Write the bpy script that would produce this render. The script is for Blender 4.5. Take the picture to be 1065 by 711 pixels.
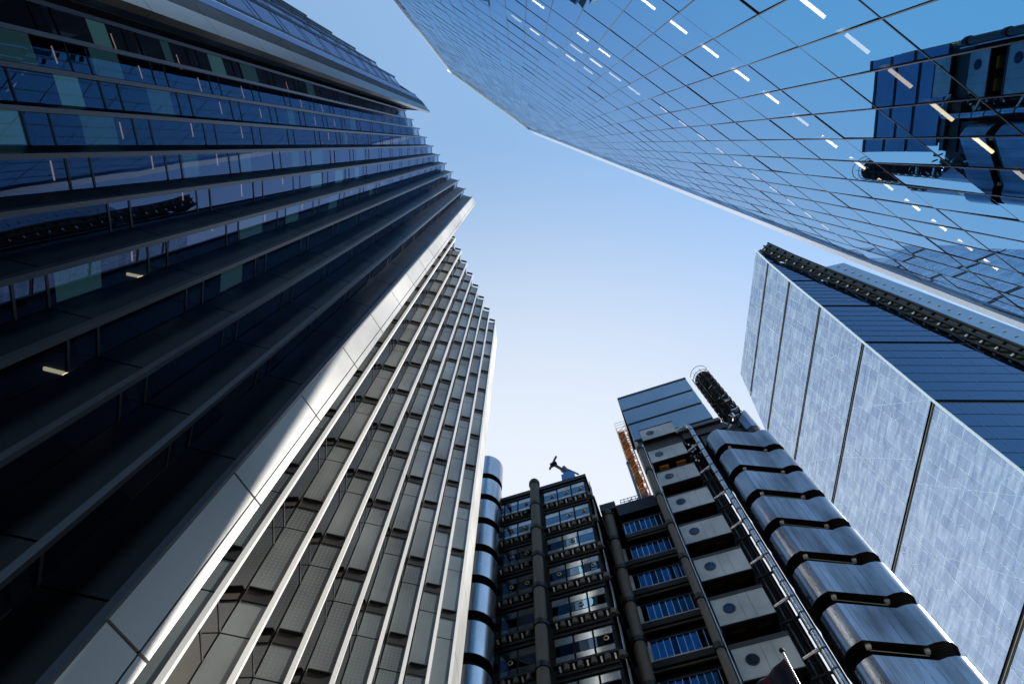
import bpy, bmesh, math, random
from mathutils import Vector, Matrix
random.seed(7)
for o in list(bpy.data.objects): bpy.data.objects.remove(o)
scn = bpy.context.scene
col = scn.collection

# ------------------------------------------------------------------ camera
cd = bpy.data.cameras.new('camera'); cam = bpy.data.objects.new('camera', cd); col.objects.link(cam)
cd.sensor_width = 36; cd.lens = 36 * 623 / 1065; cd.clip_start = .05; cd.clip_end = 20000
R = Matrix(((0.99995092, -0.00310365, 0.00940912), (0, -0.94966947, -0.31325373), (0.00990778, 0.31323836, -0.94962286)))
cam.matrix_world = R.to_4x4(); scn.camera = cam
GZ = -1.6                                             # street level: the camera is held 1.6 m above it

# ------------------------------------------------------------------ light
SUN = Vector((1.0, -.068, .70)).normalized()
w = bpy.data.worlds.new('World'); scn.world = w; w.use_nodes = True
nt = w.node_tree; nt.nodes.clear()
def N(nt, t, **k):
    n = nt.nodes.new(t)
    for a, b in k.items():
        if hasattr(n, a): setattr(n, a, b)
    return n
out = N(nt, 'ShaderNodeOutputWorld'); bg = N(nt, 'ShaderNodeBackground'); sky = N(nt, 'ShaderNodeTexSky')
sky.sky_type = 'NISHITA'; sky.sun_disc = False
sky.sun_elevation = math.asin(SUN.z); sky.sun_rotation = math.atan2(SUN.x, SUN.y)
sky.air_density = 1.0; sky.dust_density = .15; sky.ozone_density = 1.0; sky.altitude = 50
# bright summer haze low in the sky ahead of the street
geo = N(nt, 'ShaderNodeTexCoord'); dot = N(nt, 'ShaderNodeVectorMath', operation='DOT_PRODUCT')
dot.inputs[1].default_value = Vector((.02, .86, .50)).normalized()
mr = N(nt, 'ShaderNodeMapRange'); mr.interpolation_type = 'SMOOTHSTEP'
mr.inputs['From Min'].default_value = .47; mr.inputs['From Max'].default_value = .92
mr.inputs['To Min'].default_value = 0; mr.inputs['To Max'].default_value = .95
mix = N(nt, 'ShaderNodeMix', data_type='RGBA'); mix.inputs[7].default_value = (2.38, 2.52, 2.75, 1)
nt.links.new(geo.outputs['Generated'], dot.inputs[0]); nt.links.new(dot.outputs['Value'], mr.inputs['Value'])
tn = N(nt, 'ShaderNodeMix', data_type='RGBA'); tn.blend_type = 'MULTIPLY'; tn.inputs[0].default_value = 1; 
sx = N(nt, 'ShaderNodeSeparateXYZ'); nt.links.new(geo.outputs['Generated'], sx.inputs[0])
m2 = N(nt, 'ShaderNodeMapRange'); m2.inputs['From Min'].default_value = -.15; m2.inputs['From Max'].default_value = .55
nt.links.new(sx.outputs['X'], m2.inputs['Value'])
tc2 = N(nt, 'ShaderNodeMix', data_type='RGBA'); tc2.inputs[6].default_value = (1.18, 1.20, 1.04, 1); tc2.inputs[7].default_value = (.68, .765, .74, 1)
nt.links.new(m2.outputs[0], tc2.inputs[0]); nt.links.new(tc2.outputs[2], tn.inputs[7])
nt.links.new(sky.outputs[0], tn.inputs[6])
nt.links.new(mr.outputs['Result'], mix.inputs[0]); nt.links.new(tn.outputs[2], mix.inputs[6])
nt.links.new(mix.outputs[2], bg.inputs['Color']); bg.inputs['Strength'].default_value = .14
nt.links.new(bg.outputs[0], out.inputs[0])
sl = bpy.data.lights.new('sun', 'SUN'); sl.energy = 3.4; sl.angle = math.radians(.55); sl.color = (1, .94, .85)
so = bpy.data.objects.new('sun', sl); col.objects.link(so); so.rotation_euler = SUN.to_track_quat('Z', 'Y').to_euler()
scn.view_settings.view_transform = 'Standard'; scn.view_settings.look = 'None'
scn.view_settings.exposure = 1.4; scn.view_settings.gamma = 1
scn.render.engine = 'CYCLES'
scn.cycles.max_bounces = 8; scn.cycles.glossy_bounces = 5; scn.cycles.transparent_max_bounces = 12

# ------------------------------------------------------------------ materials
MATS = {}
def mat(name):
    m = bpy.data.materials.new(name); m.use_nodes = True; m.node_tree.nodes.clear(); MATS[name] = m
    return m, m.node_tree, N(m.node_tree, 'ShaderNodeOutputMaterial')
def metal(name, c, rough=.4, met=0., var=.25, scale=.7, bump=0., streak=1.0, spec=.5, c2=None, coat=0):
    m, t, o = mat(name); b = N(t, 'ShaderNodeBsdfPrincipled')
    tc = N(t, 'ShaderNodeTexCoord'); mp = N(t, 'ShaderNodeMapping'); mp.inputs['Scale'].default_value = (scale, scale, scale / streak)
    ns = N(t, 'ShaderNodeTexNoise'); ns.inputs['Scale'].default_value = 1; ns.inputs['Detail'].default_value = 6
    t.links.new(tc.outputs['Object'], mp.inputs[0]); t.links.new(mp.outputs[0], ns.inputs['Vector'])
    r = N(t, 'ShaderNodeValToRGB'); r.color_ramp.elements[0].position = .3; r.color_ramp.elements[1].position = .72
    lo = [x * (1 - var) for x in c]; hi = [min(1, x * (1 + var * .6)) for x in (c2 or c)]
    r.color_ramp.elements[0].color = (*lo, 1); r.color_ramp.elements[1].color = (*hi, 1)
    t.links.new(ns.outputs['Fac'], r.inputs[0]); t.links.new(r.outputs[0], b.inputs['Base Color'])
    b.inputs['Metallic'].default_value = met; b.inputs['Specular IOR Level'].default_value = spec
    rr = N(t, 'ShaderNodeMapRange'); rr.inputs['To Min'].default_value = rough * .75; rr.inputs['To Max'].default_value = min(1, rough * 1.3)
    t.links.new(ns.outputs['Fac'], rr.inputs[0]); t.links.new(rr.outputs[0], b.inputs['Roughness'])
    if bump:
        bp = N(t, 'ShaderNodeBump'); bp.inputs['Strength'].default_value = bump; bp.inputs['Distance'].default_value = .05
        n2 = N(t, 'ShaderNodeTexNoise'); n2.inputs['Scale'].default_value = 2.2; t.links.new(tc.outputs['Object'], n2.inputs['Vector'])
        t.links.new(n2.outputs['Fac'], bp.inputs['Height']); t.links.new(bp.outputs[0], b.inputs['Normal'])
    t.links.new(b.outputs[0], o.inputs[0]); return m
def glass(name, tint, graze, trans, tmix, wave=.02, wscale=.35, rough=.005, p0=.0, gpow=.5):
    """coated sun-control glass: coloured mirror that whitens at grazing angles, partly see-through"""
    m, t, o = mat(name)
    lw = N(t, 'ShaderNodeLayerWeight'); lw.inputs['Blend'].default_value = gpow
    cr = N(t, 'ShaderNodeMix', data_type='RGBA'); cr.inputs[6].default_value = (*tint, 1); cr.inputs[7].default_value = (*graze, 1)
    t.links.new(lw.outputs['Facing'], cr.inputs[0])
    pw = N(t, 'ShaderNodeMath', operation='POWER'); pw.inputs[1].default_value = p0 or 3.0
    t.links.new(lw.outputs['Facing'], pw.inputs[0]); t.links.new(pw.outputs[0], cr.inputs[0])
    g = N(t, 'ShaderNodeBsdfGlossy'); g.inputs['Roughness'].default_value = rough; t.links.new(cr.outputs[2], g.inputs['Color'])
    tr = N(t, 'ShaderNodeBsdfTransparent'); tr.inputs['Color'].default_value = (*trans, 1)
    ms = N(t, 'ShaderNodeMixShader'); ms.inputs[0].default_value = 1 - tmix
    add = N(t, 'ShaderNodeAddShader'); 
    gs = N(t, 'ShaderNodeMixShader'); gs.inputs[0].default_value = tmix
    tc = N(t, 'ShaderNodeTexCoord'); ns = N(t, 'ShaderNodeTexNoise'); ns.inputs['Scale'].default_value = wscale; ns.inputs['Detail'].default_value = 1.5
    bp = N(t, 'ShaderNodeBump'); bp.inputs['Strength'].default_value = 1; bp.inputs['Distance'].default_value = wave
    t.links.new(tc.outputs['Object'], ns.inputs['Vector']); t.links.new(ns.outputs['Fac'], bp.inputs['Height']); t.links.new(bp.outputs[0], g.inputs['Normal'])
    t.links.new(g.outputs[0], gs.inputs[1]); t.links.new(tr.outputs[0], gs.inputs[2]); t.links.new(gs.outputs[0], o.inputs[0])
    return m
def emit(name, c, s):
    m, t, o = mat(name); e = N(t, 'ShaderNodeEmission'); e.inputs[0].default_value = (*c, 1); e.inputs[1].default_value = s
    t.links.new(e.outputs[0], o.inputs[0]); return m

M = MATS
glass('tower_glass', (.12, .43, .80), (.86, .95, 1.0), (.62, .62, .62), .2, p0=7.0, wave=.0015, wscale=.25)
glass('navy_glass', (.045, .07, .125), (.46, .58, .86), (.5, .6, .65), .45, wave=.006, wscale=.3, p0=2.2)
glass('blue_window', (.075, .15, .235), (.3, .42, .6), (.2, .25, .3), .2, wave=.01, wscale=.5)
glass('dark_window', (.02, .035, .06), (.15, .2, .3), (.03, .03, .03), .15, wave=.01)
glass('green_window', (.04, .085, .10), (.25, .35, .42), (.2, .22, .2), .25, wave=.012, wscale=.8)
metal('sunlit_sill', (.62, .58, .52), .45, .2)
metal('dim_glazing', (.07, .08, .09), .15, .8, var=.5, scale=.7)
glass('dark_blue_glazing', (.028, .07, .125), (.26, .38, .54), (.05, .08, .12), .12, wave=.02, wscale=.12)
metal('black_frame', (.012, .013, .016), .45, .3)
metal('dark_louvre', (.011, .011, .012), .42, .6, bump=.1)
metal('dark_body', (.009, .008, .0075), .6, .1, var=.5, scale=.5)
metal('brown_soffit', (.03, .021, .014), .35, .7, var=.4)
metal('pale_fin', (.78, .78, .77), .35, .2, var=.12, streak=6)
metal('painted_shade', (.012, .013, .014), .5, .4)
metal('lit_panel', (.50, .42, .35), .3, 1, var=.25, scale=.2)
metal('grey_fin', (.075, .077, .085), .32, .75, var=.25, streak=6)
metal('white_cladding', (.36, .36, .355), .38, .15, var=.3, scale=.25, streak=2)
metal('shaded_panel', (.10, .085, .08), .5, .1, var=.3, scale=.3)
metal('cladding_line', (.80, .84, .88), .4)
metal('roller_blind', (.85, .87, .88), .8, var=.05)
metal('white_trim', (.88, .88, .88), .45, 0, var=.04)
metal('polished_trim', (.95, .96, .97), .3, 1, var=.04)
metal('concrete', (.058, .046, .036), .65, 0, var=.35, scale=1.2, bump=.25, streak=3)
metal('steel', (.20, .225, .265), .2, 1, var=.6, scale=.6, streak=4, bump=.12)
metal('bright_steel', (.46, .47, .49), .24, 1, var=.45, scale=.5, streak=6, bump=.04)
metal('pipe_steel', (.38, .39, .41), .25, 1, var=.35, scale=1.5)
metal('pod_metal', (.33, .325, .305), .36, .45, var=.22, scale=.35, c2=(.36, .35, .33))
metal('tower_cladding', (.19, .27, .36), .32, .8, var=.12, scale=.15)
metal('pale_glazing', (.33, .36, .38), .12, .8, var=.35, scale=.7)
metal('bright_rail', (.6, .6, .58), .3, .8, var=.2)
metal('brass', (.45, .33, .18), .35, .9)
metal('dull_brass', (.10, .075, .045), .4, .9)
metal('orange_paint', (.45, .15, .025), .6, 0, var=.5, scale=1.5)
metal('blue_paint', (.02, .12, .35), .5, 0)
metal('black_steel', (.015, .016, .02), .35, .8)
metal('interior', (.012, .02, .035), .8)
metal('blind', (.50, .68, .68), .8, var=.2)
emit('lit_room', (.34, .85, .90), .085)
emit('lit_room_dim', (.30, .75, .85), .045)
emit('room_lamp', (1, .6, .48), .28)
metal('office_ceiling', (.05, .055, .065), .8)
metal('flag_cloth', (.03, .018, .035), .8, 0, var=.5)
metal('flag_red', (.16, .015, .02), .8, 0)
metal('roof_membrane', (.12, .12, .12), .8)
metal('paving', (.40, .38, .35), .8, 0, var=.25, scale=2)
metal('asphalt', (.05, .05, .052), .85, 0, var=.3, scale=3)
metal('crane_white', (.7, .7, .7), .5)
metal('cap_steel', (.035, .04, .045), .22, 0, var=.2, spec=1.0)
metal('cap_dark', (.02, .023, .03), .3, 0, spec=.9)
emit('office_light', (1, .80, .46), 3.6)
emit('office_light_dim', (1, .84, .6), 1.3)
emit('office_light_mid', (1, .82, .5), 2.3)
emit('warm_light', (1, .80, .50), .45)

def dotted(name, c, cd_, period, rad, met=.6, rough=.35):
    m, t, o = mat(name); b = N(t, 'ShaderNodeBsdfPrincipled'); uv = N(t, 'ShaderNodeUVMap'); uv.uv_map = 'uv'
    sc = N(t, 'ShaderNodeVectorMath', operation='SCALE'); sc.inputs['Scale'].default_value = 1 / period
    fr = N(t, 'ShaderNodeVectorMath', operation='FRACTION'); sb = N(t, 'ShaderNodeVectorMath', operation='SUBTRACT'); sb.inputs[1].default_value = (.5, .5, 0)
    ln = N(t, 'ShaderNodeVectorMath', operation='LENGTH'); cp = N(t, 'ShaderNodeMath', operation='LESS_THAN'); cp.inputs[1].default_value = rad
    t.links.new(uv.outputs[0], sc.inputs[0]); t.links.new(sc.outputs[0], fr.inputs[0]); t.links.new(fr.outputs[0], sb.inputs[0])
    t.links.new(sb.outputs[0], ln.inputs[0]); t.links.new(ln.outputs['Value'], cp.inputs[0])
    ns = N(t, 'ShaderNodeTexNoise'); ns.inputs['Scale'].default_value = .16; ns.inputs['Detail'].default_value = 6
    tc = N(t, 'ShaderNodeTexCoord'); t.links.new(tc.outputs['Object'], ns.inputs['Vector'])
    rp = N(t, 'ShaderNodeValToRGB'); rp.color_ramp.elements[0].position = .3; rp.color_ramp.elements[1].position = .7
    rp.color_ramp.elements[0].color = (*[x * .5 for x in c], 1); rp.color_ramp.elements[1].color = (*[x * 1.6 for x in c], 1)
    t.links.new(ns.outputs['Fac'], rp.inputs[0])
    mx = N(t, 'ShaderNodeMix', data_type='RGBA'); mx.inputs[7].default_value = (*cd_, 1)
    t.links.new(rp.outputs[0], mx.inputs[6]); t.links.new(cp.outputs[0], mx.inputs[0]); t.links.new(mx.outputs[2], b.inputs['Base Color'])
    b.inputs['Metallic'].default_value = met; b.inputs['Roughness'].default_value = rough
    t.links.new(b.outputs[0], o.inputs[0]); return m
dotted('perforated', (.15, .175, .18), (.22, .245, .25), .16, .17)
glass('perforated_glass', (.45, .35, .30), (.8, .75, .7), (.15, .12, .12), .2, wave=.006)

def laminated():
    """double-skin glazing with pale blinds behind: streaks painted with pale glints, blotchy, ruled with thin joints"""
    m, t, o = mat('double_skin'); b = N(t, 'ShaderNodeBsdfPrincipled'); uv = N(t, 'ShaderNodeUVMap'); uv.uv_map = 'uv'
    br = N(t, 'ShaderNodeTexBrick'); br.offset = 0; br.inputs['Scale'].default_value = 1
    br.inputs['Brick Width'].default_value = 3.0; br.inputs['Row Height'].default_value = 4.0; br.inputs['Mortar Size'].default_value = .09
    br.inputs['Color1'].default_value = (.22, .26, .36, 1); br.inputs['Color2'].default_value = (.48, .50, .56, 1); br.inputs['Mortar'].default_value = (.62, .68, .74, 1)
    t.links.new(uv.outputs[0], br.inputs['Vector'])
    mp = N(t, 'ShaderNodeMapping'); mp.inputs['Rotation'].default_value = (0, 0, .5); mp.inputs['Scale'].default_value = (.16, .9, 1)
    ns = N(t, 'ShaderNodeTexNoise'); ns.inputs['Scale'].default_value = .9; ns.inputs['Detail'].default_value = 8; ns.inputs['Roughness'].default_value = .65
    t.links.new(uv.outputs[0], mp.inputs[0]); t.links.new(mp.outputs[0], ns.inputs['Vector'])
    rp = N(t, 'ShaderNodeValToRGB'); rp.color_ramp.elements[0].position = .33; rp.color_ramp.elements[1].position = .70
    rp.color_ramp.elements[0].color = (.25, .34, .46, 1); rp.color_ramp.elements[1].color = (1.9, 1.85, 1.75, 1)  # pale end of the streaks paints glints into the base colour
    t.links.new(ns.outputs['Fac'], rp.inputs[0])
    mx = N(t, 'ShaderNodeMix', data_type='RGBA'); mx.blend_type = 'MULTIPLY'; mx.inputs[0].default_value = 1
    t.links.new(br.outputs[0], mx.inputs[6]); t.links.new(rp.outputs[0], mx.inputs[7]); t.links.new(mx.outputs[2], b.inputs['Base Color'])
    b.inputs['Roughness'].default_value = .6; b.inputs['Specular IOR Level'].default_value = .3
    g = N(t, 'ShaderNodeBsdfGlossy'); g.inputs['Color'].default_value = (.58, .64, .80, 1); g.inputs['Roughness'].default_value = .1
    n3 = N(t, 'ShaderNodeTexNoise'); n3.inputs['Scale'].default_value = .25; t.links.new(uv.outputs[0], n3.inputs['Vector'])
    bp = N(t, 'ShaderNodeBump'); bp.inputs['Distance'].default_value = .06; t.links.new(n3.outputs['Fac'], bp.inputs['Height']); t.links.new(bp.outputs[0], g.inputs['Normal'])
    ms = N(t, 'ShaderNodeMixShader'); ms.inputs[0].default_value = .5
    t.links.new(b.outputs[0], ms.inputs[1]); t.links.new(g.outputs[0], ms.inputs[2]); t.links.new(ms.outputs[0], o.inputs[0])
laminated()

# ------------------------------------------------------------------ mesh helpers
class MB:
    def __init__(s): s.v = []; s.f = []; s.m = []; s.uv = []; s.names = []; s.sm = []
    def mi(s, name):
        if name not in s.names: s.names.append(name)
        return s.names.index(name)
    def face(s, vs, m, uv=None, smooth=False):
        i = len(s.v); s.v += [tuple(v) for v in vs]; s.f.append(list(range(i, i + len(vs)))); s.m.append(s.mi(m)); s.sm.append(smooth)
        if uv is None:
            a = Vector(vs[0]); e = Vector(vs[1]) - a; e = e.normalized() if e.length else Vector((1, 0, 0))
            uv = [((Vector(v) - a).dot(e), v[2]) for v in vs]
        s.uv.append(uv)
    def prism(s, poly, z0, z1, m, cap=None, smooth=False, top=None):
        """closed prism on a plan polygon; z0/z1 numbers or per-corner lists"""
        n = len(poly); A = z0 if isinstance(z0, (list, tuple)) else [z0] * n; B = z1 if isinstance(z1, (list, tuple)) else [z1] * n
        area = sum(poly[i][0] * poly[(i + 1) % n][1] - poly[(i + 1) % n][0] * poly[i][1] for i in range(n))
        if area < 0: poly = poly[::-1]; A = A[::-1]; B = B[::-1]
        u = 0
        for i in range(n):
            j = (i + 1) % n; L = math.dist(poly[i][:2], poly[j][:2])
            s.face([(*poly[i], A[i]), (*poly[j], A[j]), (*poly[j], B[j]), (*poly[i], B[i])], m, [(u, A[i]), (u + L, A[j]), (u + L, B[j]), (u, B[i])], smooth)
            u += L
        s.face([(*poly[i], A[i]) for i in range(n)][::-1], cap or m, [tuple(q) for q in poly][::-1])
        s.face([(*poly[i], B[i]) for i in range(n)], top or cap or m, [tuple(q) for q in poly])
        return s
    def tube(s, a, b, r, m, n=10, r2=None):
        a = Vector(a); b = Vector(b); d = (b - a).normalized(); x = d.orthogonal().normalized(); y = d.cross(x); r2 = r if r2 is None else r2
        A = [a + (x * math.cos(t) + y * math.sin(t)) * r for t in [2 * math.pi * i / n for i in range(n)]]
        B = [b + (x * math.cos(t) + y * math.sin(t)) * r2 for t in [2 * math.pi * i / n for i in range(n)]]
        for i in range(n):
            j = (i + 1) % n; s.face([A[i], A[j], B[j], B[i]], m, None, True)
        s.face(A[::-1], m); s.face(B, m); return s
    def path(s, pts, r, m, n=8):
        for a, b in zip(pts, pts[1:]): s.tube(a, b, r, m, n)
        return s
    def build(s, name, parent=None, weld=False, label=None, kind=None):
        me = bpy.data.meshes.new(name); me.from_pydata(s.v, [], s.f)
        for nme in s.names: me.materials.append(MATS[nme])
        me.polygons.foreach_set('material_index', s.m); me.polygons.foreach_set('use_smooth', s.sm)
        uvl = me.uv_layers.new(name='uv'); flat = [c for f in s.uv for q in f for c in q[:2]]; uvl.data.foreach_set('uv', flat)
        me.update()
        if weld or any(s.sm):
            bm = bmesh.new(); bm.from_mesh(me); bmesh.ops.remove_doubles(bm, verts=bm.verts, dist=1e-4); bm.to_mesh(me); bm.free()
            if any(s.sm): me.set_sharp_from_angle(angle=math.radians(40))
        o = bpy.data.objects.new(name, me); col.objects.link(o)
        if parent: o.parent = parent
        if label: o['label'] = label
        if kind: o['kind'] = kind
        return o
def thing(name, label, cat, group=None):
    o = bpy.data.objects.new(name, None); col.objects.link(o); o['label'] = label; o['category'] = cat
    if group: o['group'] = group
    o.empty_display_size = .5
    return o
def tag(o, label, cat, group=None):
    o['label'] = label; o['category'] = cat
    if group: o['group'] = group
    return o
def seat_at(root, x, y, z=GZ):
    """put the empty at the thing's base, parts keep their place"""
    root.location = (x, y, z)
    for c in root.children: c.matrix_parent_inverse = Matrix.Translation((-x, -y, -z))
def emit_parts(items, name, root, limit=100, stuff_name=None):
    """items: (importance, fn(MB)); the largest become parts, the rest one stuff part"""
    items = sorted(items, key=lambda q: -q[0])
    for _, fn in items[:limit]:
        b = MB(); fn(b); b.build(name, root)
    if len(items) > limit:
        b = MB()
        for _, fn in items[limit:]: fn(b)
        b.build(stuff_name or name, root, kind='stuff')
def V2(a): return Vector((a[0], a[1]))
def wall(p, q, th, side=1):
    """plan rectangle along p-q, thickness th on the left (side=1) or right"""
    p = V2(p); q = V2(q); d = (q - p).normalized(); n = Vector((-d.y, d.x)) * th * side
    return [tuple(p), tuple(q), tuple(q + n), tuple(p + n)]

# ------------------------------------------------------------------ ground
b = MB(); S_ = 4000; b.face([(-S_, -S_, GZ - .15), (S_, -S_, GZ - .15), (S_, S_, GZ - .15), (-S_, S_, GZ - .15)], 'asphalt')
b.build('ground')['kind'] = 'structure'
b = MB(); b.prism([(-14, -40), (6, -30), (14, 30), (6, 80), (-20, 80)], GZ - .146, GZ, 'paving'); b.build('pavement')['kind'] = 'structure'
b = MB(); b.prism([(22, -6), (70, -6), (80, 30), (22, 20)], GZ - .146, GZ, 'paving'); b.build('square')['kind'] = 'structure'

# ------------------------------------------------------------------ pleated office tower (left)
H2 = 100.; FL = 5.36
T = thing('pleated_office_tower', 'tall dark office tower on the left with saw-tooth navy glass pleats and white corner panel', 'office tower')
def tooth_section(tips, r, H, base, panel, fin, finw, glassm, frame_h=.0, shadow_bars=False, joints=True, flabel=None):
    wins = []; panels = []; rs = r if isinstance(r, list) else [Vector(r)] * len(tips)
    for k, t in enumerate(tips):
        inner = t - rs[k]
        nxt_inner = (tips[k + 1] - rs[k + 1]) if k + 1 < len(tips) else None
        # return panel, one slab per storey with an open joint
        def pf(b, z0, z1, a=inner, c=t):
            b.prism(wall(a, c, .12, 1), z0 + .03, z1 - .03, panel)
            if shadow_bars:
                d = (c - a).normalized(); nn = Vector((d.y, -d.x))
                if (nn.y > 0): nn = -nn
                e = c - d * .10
                b.prism([tuple(a + d * .03 + nn * .002), tuple(e + nn * .002), tuple(e + nn * .05), tuple(a + d * .03 + nn * .05)], z0 + 1.38, z0 + 1.9, 'painted_shade')  # dark bar stands in for a shadow band across the panel
                b.prism([tuple(a + d * .03 + nn * .002), tuple(e + nn * .002), tuple(e + nn * .16), tuple(a + d * .06 + nn * .16)], z0 + 1.9, z0 + 1.93, 'painted_shade')  # thin lip added above the bar to deepen that shade
        j = 0; z = base
        while z < H - .5:
            z1 = min(z + FL, H)
            if z1 > 3 or True:
                imp = 1000 / max(6, z) if z > 5 else 0
                panels.append((imp, lambda b, z0=z, z1=z1, pf=pf: pf(b, z0, z1)))
                if nxt_inner is not None:
                    def wf(b, z0=z, z1=z1, a=t, c=nxt_inner):
                        d = (c - a).normalized(); nn = Vector((d.y, -d.x))
                        def quad(za, zb, m_, off=-.03, e0=.0, e1=.0):
                            A = a + nn * off + d * e0; C = c + nn * off - d * e1
                            rot = random.uniform(-.004, .004)
                            b.face([(A.x, A.y, za), (C.x, C.y, za), (C.x + nn.x * rot, C.y + nn.y * rot, zb), (A.x + nn.x * rot, A.y + nn.y * rot, zb)], m_, [(0, za), ((C - A).length, za), ((C - A).length, zb), (0, zb)])
                        zs = z0 + (z1 - z0) * .80
                        quad(z0 + .05, zs, glassm); quad(zs + .05, z1 - .02, glassm)
                        for za, zb in ((z0 - .02, z0 + .07), (zs - .03, zs + .06)):
                            A = a - nn * .01; C = c - nn * .01; A2 = a - nn * .08; C2 = c - nn * .08
                            b.prism([tuple(A), tuple(C), tuple(C2), tuple(A2)], za, zb, 'black_frame')
                    wins.append((imp, wf))
            z = z1
    emit_parts(panels, 'facade_panel', T)
    emit_parts(wins, 'window', T)
    for k, t in enumerate(tips):
        d = rs[k].normalized()
        nn = Vector((-d.y, d.x))
        bb = MB().prism([tuple(t + d * .10 + nn * -.06), tuple(t + d * .10 + nn * finw), tuple(t - d * .07 + nn * finw), tuple(t - d * .07 - nn * .06)], base, H + .9, fin)
        bb.build('edge_fin', T)
# middle section
tips2 = [Vector((-17.7 + 1.01 * k, -5.0 + 1.32 * k)) for k in range(11)]
r2 = Vector((1.12, .36)); r2s = [Vector((.72 + .062 * k, .16 + .022 * k)) for k in range(11)]
tooth_section(tips2, r2s, H2, GZ, 'dark_louvre', 'grey_fin', .10, 'navy_glass')
# white column panel closing the middle section
P0 = Vector((-7.6, 8.2)); P1 = Vector((-6.98, 9.3)); dcol = (P1 - P0).normalized(); ncol = Vector((dcol.y, -dcol.x))
z = GZ; zz = []
while z < H2 + 1: zz.append(z); z += 5.2
zz[-1] = H2 + 1.2
for z0, z1 in zip(zz, zz[1:]):
    b = MB(); pm = P0 + (P1 - P0) * .80
    b.prism([tuple(P0), tuple(pm - dcol * .02), tuple(pm - dcol * .02 - ncol * .4), tuple(P0 - ncol * .4)], z0 + .04, z1 - .04, 'white_cladding')
    b.prism([tuple(pm + dcol * .02), tuple(P1), tuple(P1 - ncol * .4), tuple(pm + dcol * .02 - ncol * .4)], z0 + .04, z1 - .04, 'white_cladding')
    b.build('corner_panel', T)
b = MB(); q0 = P0 - ncol * .1; q1 = P1 - ncol * .1
b.prism([tuple(q0 + dcol * .02), tuple(q1 - dcol * .02), tuple(q1 - dcol * .02 - ncol * .8), tuple(q0 + dcol * .02 - ncol * .8)], GZ, H2 + 1, 'black_frame'); b.build('corner_column', T)
# floors and core of the middle section
outline2 = []
for k, t in enumerate(tips2):
    outline2 += [tuple(t - r2s[k] * .93 + Vector((-.15, .1))), tuple(t + Vector((-.25, 0)))]
outline2 += [(-7.9, 9.6), (-16, 17), (-27, -3)]
for j in range(1, 20):
    zf = GZ + FL * j
    if zf > H2: break
    MB().prism(outline2, zf - .55, zf - .12, 'office_ceiling').build('floor_slab', T)
MB().prism([(-20.6, -4.5), (-11.2, 8.2), (-8.6, 11.2), (-16, 18), (-28, -3)], GZ, H2, 'interior').build('core_wall', T)
MB().prism([(-20.8, -5.2), (-9, 9.2), (-16, 19), (-28, -3)], H2, H2 + .6, 'roof_membrane').build('roof', T)
# blinds and ceiling lamps behind some windows of the middle section
def at2(k, f, depth):
    a = tips2[k]; c = tips2[k + 1] - r2s[k + 1]; p = a + (c - a) * f; d = (c - a).normalized(); return p - Vector((d.y, -d.x)) * depth
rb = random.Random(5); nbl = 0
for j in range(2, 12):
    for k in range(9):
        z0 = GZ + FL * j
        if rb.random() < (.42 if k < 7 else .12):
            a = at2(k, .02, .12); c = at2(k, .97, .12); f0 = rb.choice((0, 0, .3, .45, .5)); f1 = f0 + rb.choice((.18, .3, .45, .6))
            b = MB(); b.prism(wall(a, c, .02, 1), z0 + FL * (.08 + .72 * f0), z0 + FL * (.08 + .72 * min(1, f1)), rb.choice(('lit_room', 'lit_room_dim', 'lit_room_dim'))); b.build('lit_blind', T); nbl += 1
for (k, j, f) in [(7, 3, .3), (8, 2, .4)]:
    a = at2(k, f, .5); c = at2(k, f, 2.2); z = GZ + FL * (j + 1) - .62
    MB().prism(wall(a, c, .09, 1), z, z + .05, 'warm_light').build('ceiling_lamp', T)

for j in range(2, 11):
    for k in range(0, 8):
        if rb.random() < .62:
            f = rb.uniform(.05, .25); a = at2(k, f, .75); c = at2(k, f + rb.uniform(.45, .65), .75); z = GZ + FL * (j + 1) - .70
            MB().prism(wall(a, c, .035, 1), z, z + .03, 'room_lamp').build('ceiling_lamp', T)

# far section with perforated panels and white fins
H3 = 85.; u3 = .85
tips3 = [Vector((-9.6 + .95 * k, 17.1 + 2.08 * k)) * u3 for k in range(-3, 7)]
r3 = Vector((1.14, .30)) * u3
FLs = FL
tooth_section(tips3, r3, H3, GZ + .15, 'perforated', 'pale_fin', .16, 'perforated_glass', shadow_bars=True)
e0 = tips3[-1]; e1_ = Vector((-3.6, 32.8)) * u3; e1_ = Vector((-.0365 * H3, .332 * H3)); dcol3 = (e1_ - e0).normalized(); nc3 = Vector((dcol3.y, -dcol3.x))
z = GZ
while z < H3:
    z1 = min(z + FL, H3 + .8)
    MB().prism([tuple(e0 + dcol3 * .05), tuple(e1_), tuple(e1_ - nc3 * .5), tuple(e0 + dcol3 * .05 - nc3 * .5)], z + .03, z1 - .03, 'white_cladding').build('end_panel', T); z = z1
MB().prism([tuple(e0 - nc3 * .1), tuple(e1_ - nc3 * .1 - dcol3 * .05), tuple(e1_ - nc3 * 3), tuple(e0 - nc3 * 3)], GZ, H3, 'dark_blue_glazing').build('end_wall', T)
out3 = []
for t in tips3: out3 += [tuple(t - r3 * .94 + Vector((-.12, .1))), tuple(t + Vector((-.25, .02)))]
out3 += [tuple(e0 - nc3 * .6), (-9, 34), (-22, 20), (-11.3, 10.0)]
for j in range(1, 16):
    MB().prism(out3, GZ + FL * j - .4, GZ + FL * j - .1, 'office_ceiling').build('floor_slab', T)
MB().prism([(-12.0, 8.5), (-9.6, 14.0), (-4.8, 24.6), (-9, 33), (-20, 20)], GZ, H3, 'interior').build('core_wall', T)
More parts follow.
